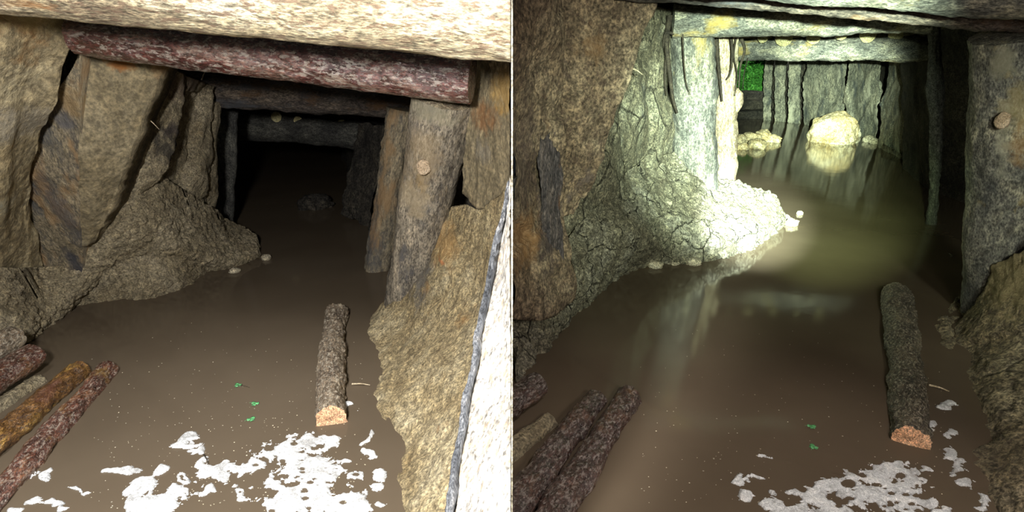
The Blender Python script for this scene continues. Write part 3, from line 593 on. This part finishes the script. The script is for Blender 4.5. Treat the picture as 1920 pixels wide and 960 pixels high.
# ledge and leaves in the far opening
le = empty('rock_ledge', at(1410, 224, 15.8)); tag(le, 'dark stepped ledge below the green leaves at the far end', 'ledge')
for k, (y0, y1, Y) in enumerate([(205, 232, 15.7), (186, 207, 16.1), (170, 188, 16.5)]):
    s_ = slab('step', [P((1365, y0, Y + .35), (1450, y0, Y + .35)), P((1365, y0 + 3, Y), (1450, y0 + 3, Y)), P((1365, y1, Y), (1450, y1, Y))], (0, .3, -.02), darkrock, 40, 14, .04, 2.5, 70. + k, curve=False)
    s_.parent = le; s_.matrix_parent_inverse = Matrix.Translation(le.location).inverted()
V = []; Fc = []
for k in range(2600):
    c = at(random.uniform(1368, 1456), random.uniform(100, 178), random.uniform(16.9, 17.7))
    a = Vector((random.gauss(0, 1), random.gauss(0, .6), random.gauss(0, 1))).normalized(); b = a.cross(Vector((random.gauss(0, 1), 1.5, random.gauss(0, 1)))).normalized()
    l = random.uniform(.04, .09); wd = l * .38; n0 = len(V); up = a.cross(b) * l * .12
    V += [c - a * l, c + b * wd + up, c + a * l, c - b * wd + up]; Fc.append((n0, n0 + 1, n0 + 2, n0 + 3))
fo = mesh_obj('foliage', V, Fc, foliage_m, smooth=False); tag(fo, 'bright green leaves in the far opening of the right tunnel', 'leaves', kind='stuff')
tag(slab('wall_back', [P((1340, 60, 18.2), (1480, 60, 18.2)), P((1340, 250, 18.2), (1480, 250, 18.2))], (0, .3, 0), darkrock, 20, 20, .1, .8, curve=False), kind='structure')

# roots hanging on the white-glaring prop and broad prop
def root_(pts, r, lab):
    o = tube('root', [at(*p) for p in pts], r, rootm, r1=r * .35); tag(o, lab, 'root', 'roots hanging down the right-tunnel props'); return o
root_([(1343, 72, 5.25), (1346, 110, 5.22), (1350, 150, 5.25), (1354, 190, 5.27)], .022, 'thick black root at the left edge of the glaring prop')
root_([(1371, 70, 5.25), (1373, 100, 5.22), (1370, 135, 5.25), (1362, 150, 5.27)], .014, 'forked root in the middle of the glaring prop')
root_([(1390, 72, 5.3), (1396, 95, 5.3), (1388, 125, 5.3), (1385, 165, 5.3)], .016, 'bent root hanging at the right edge of the glaring prop')
root_([(1380, 72, 5.3), (1376, 105, 5.25), (1382, 140, 5.3), (1378, 180, 5.3)], .009, 'thin straight root beside the forked one')
root_([(1398, 74, 6.9), (1402, 105, 6.88), (1395, 140, 6.9), (1392, 175, 6.9)], .010, 'fine root against the green opening')
root_([(1256, 30, 4.45), (1250, 80, 4.4), (1256, 140, 4.4), (1262, 185, 4.4), (1270, 212, 4.42)], .022, 'long black root left of the broad mottled prop')
root_([(1270, 20, 4.42), (1266, 60, 4.4), (1248, 62, 4.4), (1243, 90, 4.4)], .016, 'short hooked root under the mottled header')
root_([(1279, 15, 4.42), (1281, 90, 4.38), (1286, 150, 4.38), (1294, 178, 4.38)], .007, 'hair-thin root down the face of the broad prop')
root_([(1250, 100, 4.42), (1247, 150, 4.4), (1250, 180, 4.4)], .012, 'short straight root farthest left on the broad prop')
root_([(1390, 478, 4.05), (1384, 495, 3.9), (1391, 512, 3.75), (1388, 540, 3.5)], .004, 'pale rootlet trailing from the bank into the water')

def twig(p0, p1, r, lab, m=twigm):
    mid = (Vector(p0) + Vector(p1)) / 2 + Vector((0, 0, .004)); tag(tube('twig', [p0, mid, p1], r, m), lab, 'twig')
twig(at(272, 218, 3.05), at(298, 242, 3.0), .004, 'thin twig sticking out of the left wall beside the split slab')
twig(at(378, 150, 4.0), at(384, 135, 4.0), .005, 'short pale twig under the red header log')
twig(at(1185, 128, 3.5), at(1205, 140, 3.45), .006, 'thin twig sticking from the right tunnel wall')
twig(onz(660, 720, .006), onz(694, 722, .006), .004, 'white twig floating between left log and rock')
twig(onz(1742, 722, .006), onz(1780, 734, .006), .005, 'white twig floating between right log and rock')
twig(onz(382, 852, .012), onz(390, 868, .012), .0025, 'dark sliver lying on the left foam', rootm)
twig(onz(442, 722, .004), onz(468, 726, .004), .0015, 'thin stalk floating beyond the clovers, left tunnel', rootm)

# ------------------------------------------------------------ logs in the water
log('floating_log', onz(622, 790, .012), onz(632, 588, .02), .058, .058, bark, cutwood, 'bark-covered log with orange sawn end floating in the left tunnel', 'log', seed=41., bump=.009, s=20, nl=150, nseg=64, bend=.012)
log('floating_log', onz(1706, 828, .012), onz(1680, 552, .02), .064, .072, barkdarker, cutwood, 'bark-covered log with orange sawn end floating in the right tunnel', 'log', seed=43., bump=.009, s=20, nl=150, nseg=64, bend=-.012)
def wlog(x0, y0, z0, x1, y1, z1, r, m, lab, grp, seed, cut=None):
    p0 = onz(x0, y0, z0); p1 = onz(x1, y1, z1)
    return log('cut_log', p0 + (p0 - p1) * .25, p1, r, r * .97, m, cut or m, lab, 'log', grp, seed=seed, bump=.007, s=16, nl=90, nseg=44)
GL = 'logs lying in the left tunnel corner'; GR = 'logs lying in the right tunnel corner'
wlog(-70, 690, .15, 24, 632, .16, .055, bark, 'dark stubby log lying highest at the left edge, left tunnel', GL, 51.)
wlog(-70, 752, .10, 62, 668, .09, .056, barkred, 'red-brown log second from the top of the left pile', GL, 52.)
wlog(-80, 815, .0, 72, 718, -.01, .040, mud, 'dull mud-covered log between red and yellow logs, left tunnel', GL, 53.)
wlog(-60, 872, .035, 148, 698, .012, .050, barkyel, 'yellow-streaked log in the left tunnel pile', GL, 54.)
wlog(20, 905, .005, 205, 692, .012, .042, barkred, 'lowest dark red log of the left pile, nearly awash', GL, 55.)
wlog(900, 800, .06, 1005, 722, .06, .055, barkdark, 'dark log lying highest in the right tunnel corner', GR, 56.)
wlog(905, 895, .0, 1030, 792, -.005, .042, mud, 'dull mud-covered log in the right tunnel corner', GR, 57.)
wlog(968, 945, .03, 1118, 748, .01, .050, barkdark, 'rust-patched log in the right tunnel corner', GR, 58.)
wlog(1050, 950, .012, 1180, 745, .008, .047, barkdark, 'lowest dark red log in the right tunnel corner, nearly awash', GR, 59.)

# ------------------------------------------------------------ clovers
def clover(p, rz, lab):
    root = empty('clover_leaf', p); root.rotation_euler = (0, 0, rz); tag(root, lab, 'leaf', 'clover leaves on the water')
    for k in range(3):
        a = k * 2 * math.pi / 3; pts = []
        for t in range(14):
            u = 2 * math.pi * t / 14; rr = .0085 * (1 - .35 * max(0, math.cos(u)) ** 6)
            pts.append(Vector((math.cos(u) * rr + .0095, math.sin(u) * rr, .0015 * math.cos(2 * u) + .002)))
        M = Matrix.Rotation(a, 4, 'Z'); pts = [M @ q for q in pts]; c = M @ Vector((.0095, 0, .0035))
        n = len(pts); lo = [q - Vector((0, 0, .0012)) for q in pts]
        mesh_obj('leaflet', pts + [c] + lo, [(i, (i + 1) % n, n) for i in range(n)] + [(i, n + 1 + i, n + 1 + (i + 1) % n, (i + 1) % n) for i in range(n)], leafm, root)
    s_ = tube('stem', [(0, 0, .002), (-.008, .01, .002), (-.02, .014, .001)], .001, leafm, root)
clover(onz(478, 757, .003), .4, 'upper clover leaf floating in the left tunnel')
clover(onz(471, 786, .003), 1.3, 'lower clover leaf just beyond the left foam')
clover(onz(446, 722, .003), 2.3, 'farthest small clover beside a thin stalk, left tunnel')
clover(onz(1522, 800, .003), .4, 'upper clover leaf floating in the right tunnel')
clover(onz(1525, 838, .003), 1.5, 'lower clover leaf just beyond the right foam')

# ------------------------------------------------------------ foam on the water
def foam(name, blobs, x0, x1, y0, y1, lab, seed, holes):
    pa, pb, pc, pd = onz(x0, y0), onz(x1, y0), onz(x0, y1), onz(x1, y1)
    X0 = min(p.x for p in (pa, pb, pc, pd)); X1 = max(p.x for p in (pa, pb, pc, pd)); Y0 = pc.y; Y1 = pa.y
    st_ = .0026; nx = int((X1 - X0) / st_); ny = int((Y1 - Y0) / st_)
    H = {}
    for j in range(ny):
        for i in range(nx):
            p = Vector((X0 + i * st_, Y0 + j * st_, 0)); px, py = proj(p)
            if px < x0 or px > x1 or py < y0: continue
            w1 = fbm(p, 12, 3, seed) * 20; w2 = fbm(p, 12, 3, seed + 8) * 14
            f = -1.
            for (bx, by, rx, ry) in blobs:
                d = 1 - math.hypot((px + w1 - bx) / (rx * 1.18), (py + w2 - by) / (ry * 1.22))
                if d > f: f = d
            if f < -.45: continue
            base = f + .55 * fbm(p, 15, 6, seed + 2) + .06
            if base < .0: continue
            edge = 1 - min(1, base / .55)
            if base < .36 and abs(fbm(p, 22, 4, seed + 6)) > .05 + base * .55: continue
            f = min(base, .5)
            for ss, k0 in ((20, .44), (44, .50), (95, .52)):
                v = noise.voronoi(p * ss + Vector((seed, ss, 0)) + Vector((fbm(p, 30, 2), fbm(p, 30, 2, 4), 0)) * .25)
                h1 = noise.cell(v[1][0] * 7.3)
                if v[0][0] < k0 * (.15 + .85 * edge) * (.3 + abs(h1)): f = -1; break
                f -= .25 * max(0, .5 - (v[0][1] - v[0][0])) * .3
            for (hx, hy, hr) in holes:
                if math.hypot(px - hx, (py - hy) * 1.5) / hr < 1.0: f = -1
            if f > .02: H[(i, j)] = f
    V = []; ix = {}; Fc = []
    def vid(i, j, top):
        k = (i, j, top)
        if k not in ix:
            f = [H.get((i - a, j - b), 0) for a in (0, 1) for b in (0, 1)]; h = min(f)
            ix[k] = len(V); V.append(Vector((X0 + (i - .5) * st_, Y0 + (j - .5) * st_, (.0015 + min(h, .5) * .016) if top else .0003)))
        return ix[k]
    for (i, j) in H:
        Fc.append((vid(i, j, 1), vid(i + 1, j, 1), vid(i + 1, j + 1, 1), vid(i, j + 1, 1)))
        for di, dj, a, b in ((-1, 0, (0, 1), (0, 0)), (1, 0, (1, 0), (1, 1)), (0, -1, (0, 0), (1, 0)), (0, 1, (1, 1), (0, 1))):
            if (i + di, j + dj) not in H:
                a1 = (i + a[0], j + a[1]); b1 = (i + b[0], j + b[1])
                Fc.append((vid(*a1, 0), vid(*b1, 0), vid(*b1, 1), vid(*a1, 1)))
    o = mesh_obj(name, V, Fc, foamm); tag(o, lab, 'foam', kind='stuff'); return o
def ringb(x, y, r, n=9, t=4):
    return [(x + math.cos(2 * math.pi * k / n) * r, y + math.sin(2 * math.pi * k / n) * r * .6, t, t * .8) for k in range(n)]
rnd = random.Random(3)
BL = [(350, 826, 14, 9), (362, 845, 12, 10), (375, 868, 14, 10), (402, 882, 28, 11), (440, 880, 32, 13), (478, 868, 36, 16), (505, 850, 26, 18), (540, 845, 32, 22), (578, 835, 36, 18), (612, 830, 24, 14),
      (560, 880, 52, 26), (600, 890, 40, 34), (545, 925, 48, 34), (600, 935, 52, 34), (640, 945, 42, 22), (660, 960, 40, 16), (505, 945, 20, 16), (410, 888, 20, 12),
      (240, 885, 22, 10), (292, 882, 10, 12), (262, 912, 30, 20), (275, 942, 34, 24), (320, 945, 26, 16), (345, 925, 26, 12), (262, 960, 26, 14),
      (690, 822, 7, 18), (695, 850, 9, 14), (706, 885, 8, 14), (700, 915, 13, 12), (712, 945, 16, 8), (640, 868, 8, 6), (668, 885, 22, 8), (650, 758, 10, 6),
      (60, 940, 16, 4), (105, 945, 30, 4), (145, 918, 20, 3), (30, 958, 14, 6), (205, 885, 12, 5), (380, 918, 18, 7), (8, 905, 8, 4), (440, 915, 16, 6)] + ringb(62, 886, 10) + ringb(95, 892, 8) + ringb(352, 900, 8) + ringb(455, 925, 9)
HL = [(rnd.gauss(575, 45), rnd.gauss(910, 35), rnd.choice([3, 4, 5, 7])) for _ in range(34)] + [(505, 842, 10), (255, 893, 9), (600, 838, 8), (530, 865, 6), (650, 874, 10), (480, 873, 6)]
foam('foam', BL, -15, 745, 735, 990, 'white scummy foam floating at the bottom of the left tunnel', 2., HL)
BR = [(1388, 905, 9, 12), (1400, 925, 14, 10), (1415, 900, 14, 5), (1440, 945, 22, 12), (1480, 958, 30, 12), (1530, 935, 30, 18), (1560, 912, 30, 16), (1600, 905, 30, 22), (1640, 885, 32, 20), (1680, 880, 34, 16),
      (1705, 895, 22, 18), (1620, 930, 50, 26), (1670, 930, 50, 32), (1700, 950, 40, 22), (1570, 960, 60, 18), (1735, 885, 12, 5), (1785, 850, 10, 16), (1800, 880, 12, 16), (1815, 908, 12, 12), (1745, 938, 14, 6), (1770, 955, 22, 6), (1838, 945, 14, 14), (1742, 798, 8, 8),
      (1775, 760, 12, 6), (1460, 925, 12, 5), (1500, 925, 16, 5), (1435, 860, 12, 3), (1780, 810, 8, 8)] + ringb(1750, 940, 12)
HR = [(rnd.gauss(1655, 45), rnd.gauss(925, 30), rnd.choice([4, 5, 7])) for _ in range(30)] + [(1645, 868, 9), (1590, 908, 14), (1688, 893, 10), (1640, 910, 7), (1572, 950, 7)]
foam('foam', BR, 1370, 1860, 745, 990, 'greyish foam floating at the bottom of the right tunnel', 6., HR)
# crumbs of bark, froth and grit afloat
def specks(n, x0, x1, y0, y1, lab, seed):
    rr = random.Random(seed); V = []; Fc = []
    for _ in range(n):
        py = y0 + (y1 - y0) * rr.random() ** .55; c = onz(rr.uniform(x0, x1), py, .001); r = rr.uniform(.001, .0032); a0 = rr.random() * 6
        n0 = len(V); m = 5; e = rr.uniform(.4, 1)
        for k in range(m): V.append(c + Vector((math.cos(a0 + k * 6.283 / m) * r, math.sin(a0 + k * 6.283 / m) * r * e, 0)))
        V.append(c + Vector((0, 0, .002)))
        for k in range(m): Fc.append((n0 + k, n0 + (k + 1) % m, n0 + m))
    tag(mesh_obj('floating_debris', V, Fc, palestone), lab, 'debris', kind='stuff')
specks(420, 170, 690, 600, 960, 'pale specks of grit and froth on the left tunnel water', 4)
specks(200, 1200, 1780, 560, 960, 'pale specks of grit and froth on the right tunnel water', 5)
